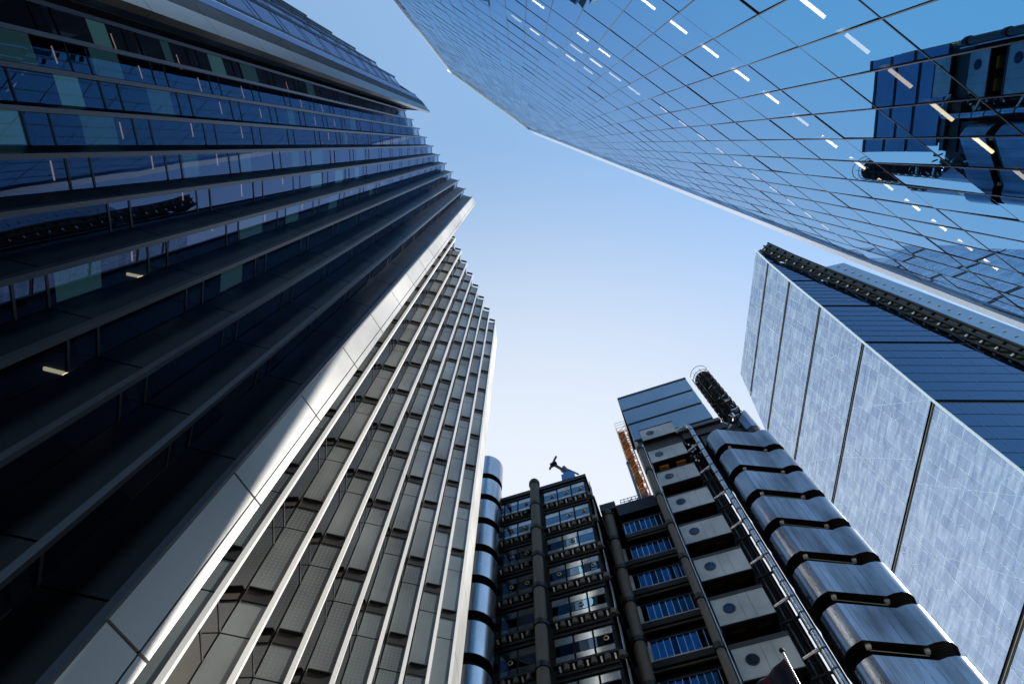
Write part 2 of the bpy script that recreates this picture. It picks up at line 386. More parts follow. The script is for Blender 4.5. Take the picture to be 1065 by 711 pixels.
MB().prism([(-12.5, 9), (-8.8, 14.5), (-4.2, 25.4), (-9, 33), (-20, 20)], H3, H3 + .5, 'roof_membrane').build('roof', T)

# near section, seen edge-on at the top left
tips1 = [Vector(p) for p in [(-44, -25.4), (-40, -23.1), (-35.6, -20.6), (-32, -18.4), (-28.4, -16.1), (-25, -13.9), (-22, -11.9), (-19.2, -9.9), (-16.2, -7.35)]]
r1 = Vector((1.2, .25))
tooth_section(tips1, r1, H2, GZ, 'dark_louvre', 'grey_fin', .14, 'navy_glass')
def colpan(a, c, m_, z0, z1, name='corner_panel', th=.35):
    a = V2(a); c = V2(c); d = (c - a).normalized(); n = Vector((d.y, -d.x))
    MB().prism([tuple(a), tuple(c), tuple(c - n * th), tuple(a - n * th)], z0 + .02, z1 - .02, m_).build(name, T)
z = GZ
while z < H2:
    z1 = min(z + FL, H2 + 1.2)
    colpan((-16.05, -7.2), (-15.95, -7.05), 'polished_trim', z, z1, 'edge_fin', .5)
    colpan((-15.0, -6.35), (-14.45, -5.62), 'shaded_panel', z, z1)  # shaded half of one column panel, shade put into its colour
    colpan((-14.43, -5.6), (-13.8, -4.75), 'lit_panel', z, z1)  # bright half of the same panel, light put into its colour
    z = z1
MB().prism([(-15.9, -7.1), (-15.05, -6.4), (-15.4, -6.2), (-16.3, -6.9)], GZ, H2, 'navy_glass').build('side_glazing', T)
MB().prism([(-44, -24.6), (-36, -20), (-16.5, -6.9), (-13.95, -4.85), (-17.6, -5.35), (-20.9, -4.9), (-44, -5)], GZ, H2, 'dark_louvre').build('core_wall', T)
MB().prism([(-44.5, -24.9), (-16.1, -7.3), (-13.9, -4.9), (-20.9, -5.3), (-44, -5)], H2, H2 + .7, 'black_frame').build('parapet', T)
seat_at(T, -16, 8)

# ------------------------------------------------------------------ slanted glass skyscraper (top right)
K = thing('slanted_glass_skyscraper', 'blue mirror-glass skyscraper overhead at top right with white slanting edges', 'skyscraper')
ES = Vector((.8398, .5429)); NS = Vector((-.5429, .8398)); DS = 5.6
def SP(s, h, off=0.):                       # off > 0: in front of the glass, towards the street
    p = ES * s - NS * DS + NS * off; return (p.x, p.y, h)
APEX = (.35, 196.); LT = (-24.4, 171.); LB = (-17.3, GZ); RB = (24.7, GZ)
def smax(h): return RB[0] + (APEX[0] - RB[0]) * (h - GZ) / (APEX[1] - GZ)
def smin(h):
    if h <= LT[1]: return LB[0] + (LT[0] - LB[0]) * (h - GZ) / (LT[1] - GZ)
    return LT[0] + (APEX[0] - LT[0]) * (h - LT[1]) / (APEX[1] - LT[1])
FS = 3.475; levels = [12.7 + FS * k for k in range(-4, 54)]; levels = [GZ] + [l for l in levels if GZ < l < 196]
MS = 1.285; s0 = 4.525
def clip(poly, f):                           # Sutherland-Hodgman against f(p)>=0
    o = []
    for i in range(len(poly)):
        a, c = poly[i], poly[(i + 1) % len(poly)]; fa, fc = f(a), f(c)
        if fa >= 0: o.append(a)
        if (fa >= 0) != (fc >= 0):
            t = fa / (fa - fc); o.append((a[0] + (c[0] - a[0]) * t, a[1] + (c[1] - a[1]) * t))
    return o
def edge(a, c):
    return lambda p: (c[0] - a[0]) * (p[1] - a[1]) - (c[1] - a[1]) * (p[0] - a[0])
EDG = [edge(LB, RB), edge(RB, APEX), edge(APEX, LT), edge(LT, LB)]
panes = []; rp = random.Random(3)
for li, (h0, h1) in enumerate(zip(levels, levels[1:] + [196.])):
    for k in range(-28, 20):
        a = s0 + MS * k; poly = [(a, h0), (a + MS, h0), (a + MS, h1), (a, h1)]
        for e in EDG: poly = clip(poly, e) if poly else poly
        if len(poly) < 3: continue
        tx = rp.gauss(0, .004); ty = rp.gauss(0, .004)
        cx, cy = a + MS / 2, (h0 + h1) / 2
        def pf(b, poly=poly, tx=tx, ty=ty, cx=cx, cy=cy):
            b.face([SP(s, h, (s - cx) * tx + (h - cy) * ty) for s, h in poly], 'tower_glass')
        d = Vector((*SP(cx, cy)[:2], cy)); c_ = R.transposed() @ d
        vis = c_.z < 0 and abs(c_.x / c_.z) < .86 and abs(c_.y / c_.z) < .58
        panes.append(((1e4 if vis else 0) + 1000 / d.length, pf))
emit_parts(panes, 'glass_pane', K, 100, 'glass_pane')
for h in levels[1:]:
    a, c = smin(h), smax(h)
    if c - a < .5: continue
    b = MB(); b.prism([SP(a, 0, .012)[:2], SP(c, 0, .012)[:2], SP(c, 0, -.09)[:2], SP(a, 0, -.09)[:2]], h - .014, h + .014, 'cap_dark'); b.build('transom', K)
for k in range(-28, 20):
    s = s0 + MS * k
    if s > RB[0] - .3: continue
    htop = min(196, GZ + (s - RB[0]) / (APEX[0] - RB[0]) * (APEX[1] - GZ)) if s > APEX[0] else LT[1] + (s - LT[0]) / (APEX[0] - LT[0]) * (APEX[1] - LT[1])
    hbot = GZ if s > LB[0] else GZ + (s - LB[0]) / (LT[0] - LB[0]) * (LT[1] - GZ)
    if s < LT[0] or htop - hbot < 1: continue
    b = MB(); b.prism([SP(s - .016, 0, .02)[:2], SP(s + .016, 0, .02)[:2], SP(s + .016, 0, -.1)[:2], SP(s - .016, 0, -.1)[:2]], hbot, htop, 'cap_steel'); b.build('mullion', K)
# white edge trims
def trim(a, c, w_in, w_out, w2=None, m_='polished_trim', o1=.12, o2=.12):
    w2 = w_out if w2 is None else w2
    d = (Vector(c) - Vector(a)).normalized(); n = Vector((-d.y, d.x))
    q = [Vector(a) + n * w_in, Vector(c) + n * w_in, Vector(c) - n * w2, Vector(a) - n * w_out]
    b = MB(); F = [SP(v.x, v.y, o_) for v, o_ in zip(q, (o1, o2, o2, o1))]; Bk = [SP(v.x, v.y, -.5) for v in q]
    b.face(F, m_); b.face(Bk[::-1], m_)
    for i in range(4): b.face([F[i], Bk[i], Bk[(i + 1) % 4], F[(i + 1) % 4]], m_)
    b.build('edge_trim', K)
trim(RB, APEX, .05, .8, 2.6, 'polished_trim', .10, .35); trim(APEX, LT, .1, 2.0, 2.0, 'polished_trim', .35, .35); trim(LT, LB, .02, .4, .2, 'white_trim', .3, .0)
# floors behind the glass, core, side and back walls
BK = -26.
def SPb(s, off): return SP(s, 0, off)[:2]
for i, h in enumerate(levels[1:]):
    a, c = smin(h) + .1, smax(h) - .1
    if c - a < 1.2: continue
    MB().prism([SPb(a, -1.0), SPb(c, -1.0), SPb(c, -4.), SPb(a, -4.)], h - .28, h - .02, 'office_ceiling').build('floor_slab', K)
b = MB()
F = [(LB[0] + .1, GZ), (RB[0] - .1, GZ), (APEX[0], APEX[1] - .5), (LT[0] + .1, LT[1] - .3)]
A_ = [SP(s, h, -3.9) for s, h in F]; B_ = [SP(s * .8, h * .97 if h > 0 else h, BK) for s, h in F]
b.face(A_, 'interior'); b.face(B_[::-1], 'interior')
for i in range(4): b.face([A_[i], B_[i], B_[(i + 1) % 4], A_[(i + 1) % 4]], 'dark_blue_glazing')
b.build('core_wall', K)
b = MB(); A_ = [SP(s, h, -.5) for s, h in F]; C_ = [SP(s, h, -3.9) for s, h in F]
for i in (1, 2, 3): b.face([A_[i], C_[i], C_[(i + 1) % 4], A_[(i + 1) % 4]], 'dark_blue_glazing')
b.build('side_glazing', K)
# rows of ceiling lights just behind the glass
def lrow(h, s_a, s_b, phase, L=.72, m_='office_light', every=1.372, w_=.07):
    s = phase
    while s < s_b:
        if s >= s_a and rp.random() > .08:
            mm = rp.choice((m_, m_, 'office_light_mid', 'office_light_dim')) if h < 36 else rp.choice(('office_light_mid', 'office_light_dim', 'office_light_dim'))
            b = MB(); b.prism([SPb(s, -.55), SPb(s + L, -.55), SPb(s + L, -.55 - w_), SPb(s, -.55 - w_)], h - .05, h, mm); b.build('ceiling_light', K)
        s += every
lrow(15.62, 2.2, 17, 2.35); lrow(23.0, -1.6, 18.0, -.55); lrow(34.2, -4.2, 2.2, -4.55); lrow(38.1, -.6, 4.2, -.46, .85); lrow(42.0, -5.8, 1.6, -5.9)
lrow(37.3, 5.6, 18.2, 5.8, .55)
seat_at(K, *SP(3, 0, -13)[:2])

# ------------------------------------------------------------------ tapering tower with white diagonal frame (right)
G = thing('tapering_office_tower', 'very tall wedge-shaped tower on the right with pale glazed flank and dark blue face', 'skyscraper')
D = 95.
LV = [240., 226.3, 206.5, 183.2, 157.2, 126.6, 91.5, 55., GZ]
def gy(h):                                  # near edge of the flank
    xs = [(240, 40.2), (226.3, 42.6), (206.5, 45.3), (183.2, 48.2), (157.2, 51.7), (126.6, 55.7), (91.5, 59.5), (55, 63), (GZ, 68)]
    for (a, ya), (c, yc) in zip(xs, xs[1:]):
        if h >= c: return ya + (yc - ya) * (a - h) / (a - c)
    return 68
def gfar(h): return 92.5 + (240 - h) * .36
def gx(h): return D + 1.5 + (240 - h) * .345
for h1, h0 in zip(LV, LV[1:]):
    g = .75 if h0 > 0 else 0
    b = MB(); zb, zt = h0 + g, h1 - g
    vs = [(D, gfar(zb), zb), (D, gy(zb), zb), (D, gy(zt), zt), (D, gfar(zt), zt)]
    b.face(vs, 'double_skin', [(v[1], v[2]) for v in vs]); b.build('flank_glazing', G)
    b = MB(); vs = [(D + .1, gy(zb), zb), (gx(zb), gy(zb), zb), (gx(zt), gy(zt), zt), (D + .1, gy(zt), zt)]
    b.face(vs, 'dark_blue_glazing'); b.build('face_glazing', G)
    # thin joints in the dark face
    nrow = 7; bb = MB()
    for i in range(1, nrow):
        z = zb + (zt - zb) * i / nrow; bb.tube((D + .1, gy(z) - .03, z), (gx(z), gy(z) - .03, z), .05, 'black_frame', 4)
    x = D + 4
    while x < gx(zb) - 1:
        zt2 = min(zt, 240 - (x - D - 1.5) / .345)
        if zt2 > zb + 1: bb.tube((x, gy(zb) - .03, zb), (x, gy(zt2) - .03, zt2), .04, 'tower_cladding', 4)
        x += 6
    bb.build('glazing_bars', G)
    # white diagonal bracing read through the flank glazing
    bb = MB(); y0, y1 = gy(zb), gfar(zb); nb = max(2, round((y1 - y0) / 16)); w_ = (y1 - y0) / nb
    for i in range(nb):
        ya, yb = y0 + i * w_, y0 + (i + 1) * w_; ym = (ya + yb) / 2; zm = (zb + zt) / 2
        bb.tube((D - .02, ya, zb), (D - .02, min(yb, gfar(zt)), zt), .06, 'cladding_line', 4)
        if i % 2 == 0: bb.tube((D - .02, yb, zb), (D - .02, max(ya, gy(zt)), zt), .06, 'cladding_line', 4)
    for f in (.36, .72):
        ya = y0 + (y1 - y0) * f; bb.tube((D - .03, ya, zb), (D - .03, min(ya - 2, gfar(zt)), zt), .10, 'cladding_line', 4)
    bb.build('diagonal_brace', G)
    ycol = gy(zt) + 5
    while ycol < gfar(zt) - 3:
        if ycol > gy(zb) + 1:
            bb = MB(); z = zb; sgn = 1
            while z + 2.2 < zt:
                bb.tube((D - .015, ycol - .9 * sgn, z), (D - .015, ycol + .9 * sgn, z + 2.2), .045, 'cladding_line', 4); z += 2.2; sgn = -sgn
            bb.build('inner_truss', G)
        ycol += 8.5
for h in LV[1:-1]:
    b = MB(); b.prism([(D + .3, gy(h) + .3), (D + .3, gfar(h)), (gx(h) - .3, gfar(h)), (gx(h) - .3, gy(h) + .3)], h - .73, h + .73, 'black_frame'); b.build('floor_band', G)
    b = MB(); b.tube((D - .15, gy(h) - .15, h - .3), (D - .15, gfar(h), h - .3), .10, 'brass', 4); b.build('band_rail', G)
b = MB(); hs = LV
for h1, h0 in zip(hs, hs[1:]):
    b.tube((D - .1, gy(h1) - .1, h1), (D - .1, gy(h0) - .1, h0), .32, 'white_trim', 6)
b.build('corner_trim', G)
# solid behind the glazing
b = MB(); ring = lambda h: [(D + .5, gy(h) + .5, h), (gx(h) - .5, gy(h) + .5, h), (gx(h) - .5, gfar(h) - .6, h), (D + .5, gfar(h) - .6, h)]
for h1, h0 in zip(hs, hs[1:]):
    a, c = ring(h0), ring(h1)
    for i in range(4): b.face([a[i], a[(i + 1) % 4], c[(i + 1) % 4], c[i]], 'interior')
b.face(ring(240), 'roof_membrane'); b.build('body', G)
# back frame: black sloping ladder along the right edge with pale brackets
b = MB()
for off_x, off_y in ((.3, .0), (1.6, -1.7), (3.0, -2.9)):
    b.path([(gx(h) + off_x, gy(h) + off_y, h) for h in LV], .35, 'black_steel', 6)
b.build('frame_rail', G)
h = 238.; rungs = []
while h > 70:
    def rf(bb, h=h):
        x, y = gx(h), gy(h)
        bb.tube((x + .3, y, h), (x + 1.6, y - 1.7, h), .26, 'black_steel', 5)
        bb.tube((x + 1.6, y - 1.7, h), (x + 3.0, y - 2.9, h), .26, 'black_steel', 5)
        bb.tube((x + .3, y, h), (gx(h - 3.9) + 1.6, gy(h - 3.9) - 1.7, h - 3.9), .2, 'black_steel', 5)
        bb.tube((x + .4, y - .5, h), (x + .9, y - 1.1, h - .1), .30, 'crane_white', 5)
    rungs.append((h, rf)); h -= 3.9
emit_parts([(hh, f) for hh, f in rungs], 'frame_rung', G)
b = MB()
for h1, h0 in zip(hs[:-1], hs[1:]):
    f = lambda h, ox, oy: (gx(h) + ox, gy(h) + oy, h)
    b.face([f(h0, .5, .15), f(h0, 3.0, -2.5), f(h1, 3.0, -2.5), f(h1, .5, .15)], 'black_frame')
b.build('frame_backing', G)
b = MB(); q = lambda h: [(gx(h) + 3.3, gy(h) - 3.1, h), (gx(h) + 9.5, gy(h) - 4.6, h), (gx(h) + 9.5, gy(h) + 30, h), (gx(h) + 3.3, gy(h) + 30, h)]
lv2 = [212.] + [h for h in LV if h < 212]
for h1, h0 in zip(lv2, lv2[1:]):
    a, c = q(h0), q(h1)
    for i in range(4): b.face([a[i], a[(i + 1) % 4], c[(i + 1) % 4], c[i]], 'tower_cladding')
b.face(q(212), 'roof_membrane'); b.build('core_tower', G)
b = MB(); h = 210
while h > 80:
    x, y = gx(h) + 3.5, gy(h) - 3.3; b.tube((x + 2.2, y - .6, h), (x + 3.0, y - .8, h), .16, 'crane_white', 5); h -= 3.0
b.build('core_lamps', G)
seat_at(G, 130, 110)

# ------------------------------------------------------------------ exposed-services building (bottom)
E1 = Vector((.945, -.327)); E1.normalize(); E2 = Vector((-E1.y, E1.x))
def AB(a, b_): p = E1 * a + E2 * b_; return (p.x, p.y)
def AP(a, b_, h): return (*AB(a, b_), h)
B_ = thing('exposed_services_building', 'dark steel and concrete building at the bottom with outside pipes and porthole pods', 'office building')
def boxm(mb, a0, a1, b0, b1, h0, h1, m_):
    mb.prism([AB(a0, b0), AB(a1, b0), AB(a1, b1), AB(a0, b1)], h0, h1, m_); return mb
def box(name, a0, a1, b0, b1, h0, h1, m_, parent=None): return boxm(MB(), a0, a1, b0, b1, h0, h1, m_).build(name, parent or B_)

# left block
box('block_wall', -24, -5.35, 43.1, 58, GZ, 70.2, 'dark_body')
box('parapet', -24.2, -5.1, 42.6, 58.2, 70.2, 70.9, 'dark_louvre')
rnd = random.Random(11)
def bay(a0, a1, htop, dim, midmat='blue_window'):
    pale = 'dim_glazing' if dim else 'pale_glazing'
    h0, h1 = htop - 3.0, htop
    pw = (a1 - a0) / 3
    for i in range(3):
        x0, x1 = a0 + i * pw + .05, a0 + (i + 1) * pw - .05
        w_ = MB(); boxm(w_, x0, x1, 42.62, 42.75, h0, h1, 'black_frame')
        o = w_.build('window', B_)
        pn = MB()
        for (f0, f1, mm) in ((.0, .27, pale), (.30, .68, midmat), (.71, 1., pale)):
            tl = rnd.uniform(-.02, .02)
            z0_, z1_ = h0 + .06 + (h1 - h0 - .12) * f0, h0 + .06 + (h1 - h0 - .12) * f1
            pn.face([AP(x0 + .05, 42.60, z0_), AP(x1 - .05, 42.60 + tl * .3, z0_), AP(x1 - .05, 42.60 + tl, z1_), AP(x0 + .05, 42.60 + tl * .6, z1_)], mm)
        pn.build('pane', o)
        lm = MB(); c = Vector(AP((x0 + x1) / 2 + .2, 42.52, h0 + 1.55)); 
        pts = [c + Vector((*(E1 * math.cos(t) * .22), math.sin(t) * .22)) for t in [k * math.pi / 5 for k in range(11)]]
        if rnd.random() < .6: lm.path(pts, .06, 'brass', 5); lm.build('vent_ring', o)
    # beams, ducts and brackets under the windows
    bm_ = MB(); boxm(bm_, a0 - .15, a1 + .15, 42.25, 42.75, h0 - .35, h0 - .08, 'dark_louvre'); bm_.build('floor_beam', B_)
    boxm(MB(), a0 - .15, a1 + .15, 42.45, 42.75, h1 + .05, h1 + .25, 'dark_louvre').build('head_rail', B_)
    st = MB()
    x = a0 + .5
    while x < a1:
        st.tube(AP(x, 42.45, h0 - .95), AP(x, 42.1, h0 - .65), .10, 'bright_rail', 6)
        st.tube(AP(x + .55, 42.5, h0 - .9), AP(x + .55, 42.5, h0 - .35), .30, 'concrete', 8); x += 1.25
    st.tube(AP(a0, 42.55, h0 - 1.2), AP(a1, 42.55, h0 - 1.2), .16, 'dark_louvre', 6)
    st.build('service_duct', B_)
for i in range(13):
    ht = 69.2 - 4.95 * i
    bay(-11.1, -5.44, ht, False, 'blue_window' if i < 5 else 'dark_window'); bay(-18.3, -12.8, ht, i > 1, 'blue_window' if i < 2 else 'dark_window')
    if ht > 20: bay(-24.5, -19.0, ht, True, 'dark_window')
def column(a, b_, top, r=.6, step=4.95, off=.0, m_='concrete'):
    c = MB().tube(AP(a, b_, GZ), AP(a, b_, top), r, m_, 20).build('column', B_)
    h = top - .9 - off
    while h > 4:
        MB().tube(AP(a, b_, h), AP(a, b_, h + .55), r + .13, 'dark_louvre', 20).build('collar', c); h -= step
    return c
column(-12.0, 41.7, 71.0); column(-18.75, 42.0, 70.0)
# side ladder of the block
b = MB()
for bb_ in (43.4, 44.3): b.tube(AP(-4.9, bb_, 8), AP(-4.9, bb_, 70), .06, 'bright_rail', 6)
h = 8
while h < 70: b.tube(AP(-4.9, 43.4, h), AP(-4.9, 44.3, h), .05, 'bright_rail', 5); h += .45
b.build('ladder', B_)
for i in range(13):
    h = 69.2 - 4.95 * i; b = MB()
    boxm(b, -5.32, -4.6, 43.2, 50, h - 3.3, h - 2.95, 'dark_louvre'); boxm(b, -5.32, -5.1, 45, 56, h - 2.6, h - .3, 'blue_window'); b.build('side_bay', B_)
# recessed middle block
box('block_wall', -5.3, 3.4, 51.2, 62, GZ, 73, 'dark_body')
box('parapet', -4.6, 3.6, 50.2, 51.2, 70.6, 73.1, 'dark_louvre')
for i in range(13):
    h1 = 68.9 - 4.97 * i; h0 = h1 - 2.45
    if h1 < 6: break
    b = MB(); boxm(b, -3.4, 3.3, 50.2, 50.9, h0 - .26, h0 - .02, 'sunlit_sill'); boxm(b, -3.4, 3.3, 50.45, 50.9, h1 + .02, h1 + .18, 'grey_fin')  # pale sills and left ends carry sun spots in their colour
    boxm(b, -3.4, -3.02, 50.3, 51.1, h0, h1, 'sunlit_sill'); o = b.build('window', B_)
    n = 9; wd = 6.3 / n
    for k in range(n):
        x = -3.0 + wd * k; pn = MB(); tl = rnd.uniform(-.03, .03); t2 = rnd.uniform(-.03, .03)
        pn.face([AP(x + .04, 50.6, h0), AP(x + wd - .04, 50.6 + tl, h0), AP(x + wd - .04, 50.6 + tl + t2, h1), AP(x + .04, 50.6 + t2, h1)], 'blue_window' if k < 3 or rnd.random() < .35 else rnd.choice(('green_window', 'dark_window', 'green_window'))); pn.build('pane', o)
    b = MB()
    for k in range(n + 1): boxm(b, -3.0 + wd * k - .035, -3.0 + wd * k + .035, 50.5, 50.7, h0, h1, 'bright_rail')
    b.build('glazing_bars', o)
    b = MB(); boxm(b, -4.4, 3.3, 49.9, 51.0, h0 - 1.2, h0 - .45, 'dark_body'); b.build('floor_beam', B_); MB().tube(AP(-4.2, 49.9, h0 - 1.7), AP(3.2, 49.9, h0 - 1.7), .12, 'concrete', 8).build('service_pipe', B_)
column(-3.58, 45, 64.4, .6)
box('column_head', -4.4, -2.4, 44.6, 51, 64.6, 66.0, 'dark_louvre')
column(2.85, 41.5, 71.6, .36, 5.48)
b = MB(); b.tube(AP(3.38, 41.8, 8), AP(3.38, 41.8, 72.5), .06, 'bright_rail', 6); b.tube(AP(3.2, 42.1, 8), AP(3.2, 42.1, 72), .08, 'dark_louvre', 6)
b.build('riser_pipe', B_)
# service shaft with pods
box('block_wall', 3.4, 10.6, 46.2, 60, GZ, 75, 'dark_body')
for i in range(13):
    h1 = 77.0 - 5.49 * i; h0 = h1 - 3.05
    if h1 < 3: break
    b = MB(); f = .3 if i == 0 else 0
    seams = (3.65, 5.98, 6.9, 8.42)
    for x0, x1 in zip(seams, seams[1:]): boxm(b, x0 + .012, x1 - .012, 42.5 - f, 42.56 - f, h0, h1, 'pod_metal')
    boxm(b, 3.67, 8.40, 42.56 - f, 45.8, h0 + .02, h1 - .02, 'brown_soffit')
    o = b.build('pod', B_)
    c = MB(); c.tube(AP(4.98, 42.46 - f, (h0 + h1) / 2 + .15), AP(4.98, 42.5 - f, (h0 + h1) / 2 + .15), .56, 'grey_fin', 24); c.tube(AP(4.98, 42.44 - f, (h0 + h1) / 2 + .15), AP(4.98, 42.46 - f, (h0 + h1) / 2 + .15), .48, 'dim_glazing', 24)
    for q_ in range(8):
        t = q_ * math.pi / 4; c.tube(AP(4.98 + .53 * math.cos(t), 42.43 - f, (h0 + h1) / 2 + .15 + .53 * math.sin(t)), AP(4.98 + .53 * math.cos(t), 42.47 - f, (h0 + h1) / 2 + .15 + .53 * math.sin(t)), .03, 'black_steel', 6)
    c.build('porthole', o)
    lip = MB(); boxm(lip, 3.6, 8.47, 42.42 - f, 42.6 - f, h1 + .003, h1 + .06, 'grey_fin'); lip.build('top_trim', o)
    lip = MB(); boxm(lip, 3.6, 8.47, 42.42 - f, 42.6 - f, h0 - .06, h0 - .003, 'grey_fin'); lip.build('bottom_trim', o)
    b = MB(); 
    for x in (4.4, 6.6): boxm(b, x, x + 1.2, 43.2, 44.6, h0 - .35, h0 - .02, 'orange_paint' if i < 2 else 'brown_soffit')
    boxm(b, 3.6, 8.6, 43.0, 46.3, h0 - 1.9, h0 - 1.5, 'dark_body'); b.build('pod_support', B_)
    b = MB(); b.tube(AP(8.42, 42.9, h0 + .9), AP(9.9, 42.2, h0 + .9), .16, 'pipe_steel', 10); b.build('bracket_arm', B_); MB().tube(AP(8.42, 43.2, h0 - .6), AP(10.2, 42.9, h0 - .6), .13, 'dark_louvre', 10).build('bracket_arm', B_)
for k, (a, bb_, r_) in enumerate([(8.75, 43.9, .13), (9.05, 43.6, .16), (9.4, 44.0, .12), (9.75, 43.7, .1), (10.6, 43.6, .14), (10.9, 44.4, .2)]):
    MB().tube(AP(a, bb_, GZ), AP(a, bb_, 72 - k * .7), r_, 'grey_fin' if k % 2 else 'dark_louvre', 8).build('riser_pipe', B_)
b = MB()
for k in range(26):
    a = rnd.uniform(8.5, 10.0); h = rnd.uniform(66, 74); b.tube(AP(a, 43.2, h), AP(a + rnd.uniform(-.5, .5), 42.8 + rnd.uniform(-.3, .3), h + rnd.uniform(-.6, .6)), rnd.uniform(.07, .2), rnd.choice(['pipe_steel', 'black_steel', 'crane_white']), 6)
b.build('pipework', B_)
pp = [AP(10.12, 42.0, GZ), AP(10.12, 42.0, 73.4)] + [AP(10.12 - .7 * (1 - math.cos(t)), 42.0, 73.4 + .7 * math.sin(t)) for t in (.4, .8, 1.2, 1.57)] + [AP(8.3, 42.4, 74.1)]
o = MB().path(pp, .33, 'pipe_steel', 16).build('exhaust_pipe', B_)
h = 3
while h < 73: MB().tube(AP(10.12, 42, h), AP(10.12, 42, h + .14), .37, 'grey_fin', 16).build('pipe_joint', o); h += 1.83
# top plant tower
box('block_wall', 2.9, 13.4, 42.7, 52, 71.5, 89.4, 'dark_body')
for h1, h0 in ((89.3, 85.25), (84.6, 80.45), (79.8, 75.3)):
    b = MB(); xs = [2.55, 8.2, 13.75]
    for x0, x1 in zip(xs, xs[1:]): boxm(b, x0 + .01, x1 - .01, 42.42, 42.7, h0, h1, 'tower_cladding')
    b.build('cladding_band', B_)
box('parapet', 2.5, 13.8, 42.35, 52.1, 89.4, 89.9, 'black_frame')
for h in (80.1, 84.95): box('recess_band', 2.6, 13.7, 42.55, 42.7, h - .3, h + .25, 'black_frame')
b = MB(); boxm(b, 8.6, 14.2, 41.9, 43.4, 73.2, 73.9, 'grey_fin'); boxm(b, 8.8, 14.4, 42.2, 44, 71.4, 72.9, 'brown_soffit'); boxm(b, 10.8, 14.6, 42.4, 48, 68.8, 71.3, 'dark_body'); b.build('plant_beam', B_)
# stainless stair tower on the right
left = [(11.3, 44.6), (10.95, 43.6), (10.85, 42.6), (11.0, 41.75), (11.4, 41.1), (11.95, 40.7), (12.55, 40.5)]
right = [(16.9, 42.5), (17.5, 42.4), (18.1, 42.45), (18.65, 42.75), (19.0, 43.3), (19.15, 44.1), (18.9, 45.2), (18.0, 46.1)]
plan = [AB(*q_) for q_ in left + right]
def inset(pl, f):
    cx = sum(p[0] for p in pl) / len(pl); cy = sum(p[1] for p in pl) / len(pl); return [(cx + (p[0] - cx) * f, cy + (p[1] - cy) * f) for p in pl]
MB().prism(inset([AB(*q_) for q_ in [(11.6, 44.8), (11.6, 43), (12.9, 42.2), (16.6, 43.8), (17.9, 44.6), (17.2, 46.2)]], .97), GZ, 68, 'dark_body').build('stair_core', B_)
for i in range(14):
    h0 = 65.0 - 5.03 * i; h1 = h0 + 3.7
    if h1 < 3: break
    b = MB(); n = len(plan)
    # open band: outer sheet with thickness, floor plate just above its lower lip
    inn = inset(plan, .975); u = 0
    for k in range(n):
        j = (k + 1) % n; L = math.dist(plan[k], plan[j]); sm = k not in (6, 14)
        b.face([(*plan[j], h0), (*plan[k], h0), (*plan[k], h1), (*plan[j], h1)], 'steel', [(u + L, h0), (u, h0), (u, h1), (u + L, h1)], sm)
        b.face([(*inn[k], h0), (*inn[j], h0), (*inn[j], h1), (*inn[k], h1)], 'black_frame')
        b.face([(*plan[k], h0), (*plan[j], h0), (*inn[j], h0), (*inn[k], h0)], 'grey_fin'); b.face([(*plan[k], h1), (*inn[k], h1), (*inn[j], h1), (*plan[j], h1)], 'grey_fin')
        u += L
    o = b.build('stair_band', B_, weld=True)
    MB().prism(inset(plan, .972), h0 + .12, h0 + .3, 'brown_soffit').build('soffit', o)
    b = MB()
    fa, fb = Vector(left[-1]), Vector(right[0]); dd = (fb - fa)
    for f in (.12, .3, .5, .68, .88):
        q_ = fa + dd * f; ndir = Vector((dd.y, -dd.x)).normalized() * .012
        q0, q1 = q_ + ndir - dd.normalized() * .012, q_ + ndir + dd.normalized() * .012
        b.prism([AB(*q0), AB(*q1), AB(*(q1 - ndir * .8)), AB(*(q0 - ndir * .8))], h0, h1, 'dark_louvre')
    b.build('panel_joint', o)
    for (a, bb_) in ((12.7, 41.1), (16.7, 42.9)): boxm(MB(), a, a + .35, bb_, bb_ + .35, h0 - .12, h0 + .11, 'crane_white').build('soffit_lamp', o)
    b = MB(); b.tube(AP(12.7, 41.0, h0 - .55), AP(16.7, 42.9, h0 - .55), .06, 'dull_brass', 6); b.tube(AP(12.8, 41.4, h0 - 1.0), AP(16.7, 43.2, h0 - 1.0), .1, 'dark_louvre', 6); b.build('handrail', o)
# slanting top of the stair tower
lobe = [AB(*q_) for q_ in [(16.6, 42.9), (17.45, 42.6), (18.0, 42.8), (18.4, 43.4), (18.6, 44.1), (18.2, 45.3), (16.9, 45.3)]]
MB().prism(lobe, 70.6, [73.4, 74.4, 75.4, 76.1, 76.4, 75.2, 73.6], 'steel').build('stair_top', B_)
MB().prism(inset(lobe, .96), 68.6, 70.7, 'brown_soffit').build('soffit', B_)
# black spiral of the roof stair
b = MB(); ca, cb, cr = 17.2, 45.6, 1.55; pts = []
for k in range(0, 24 * 13):
    t = k / 24 * 2 * math.pi; pts.append(AP(ca + cr * math.cos(t), cb + cr * math.sin(t), 73.5 + k / 24 * 1.78))
b.path(pts, .05, 'black_steel', 5); b.build('spiral_rail', B_)
b = MB()
for k in range(0, 12 * 13):
    t = k / 12 * 2 * math.pi; h = 73 + k / 12 * 1.78
    c_, s_ = math.cos(t), math.sin(t); c2, s2 = math.cos(t + .5), math.sin(t + .5)
    if h < 94.5: b.face([AP(ca, cb, h), AP(ca + 1.48 * c_, cb + 1.48 * s_, h), AP(ca + 1.48 * c2, cb + 1.48 * s2, h + .12)], 'black_frame'); b.tube(AP(ca + 1.5 * c_, cb + 1.5 * s_, h), AP(ca + 1.5 * c_, cb + 1.5 * s_, h + 1.0), .03, 'black_steel', 4)
b.tube(AP(ca, cb, 70), AP(ca, cb, 95.5), .14, 'black_steel', 8)
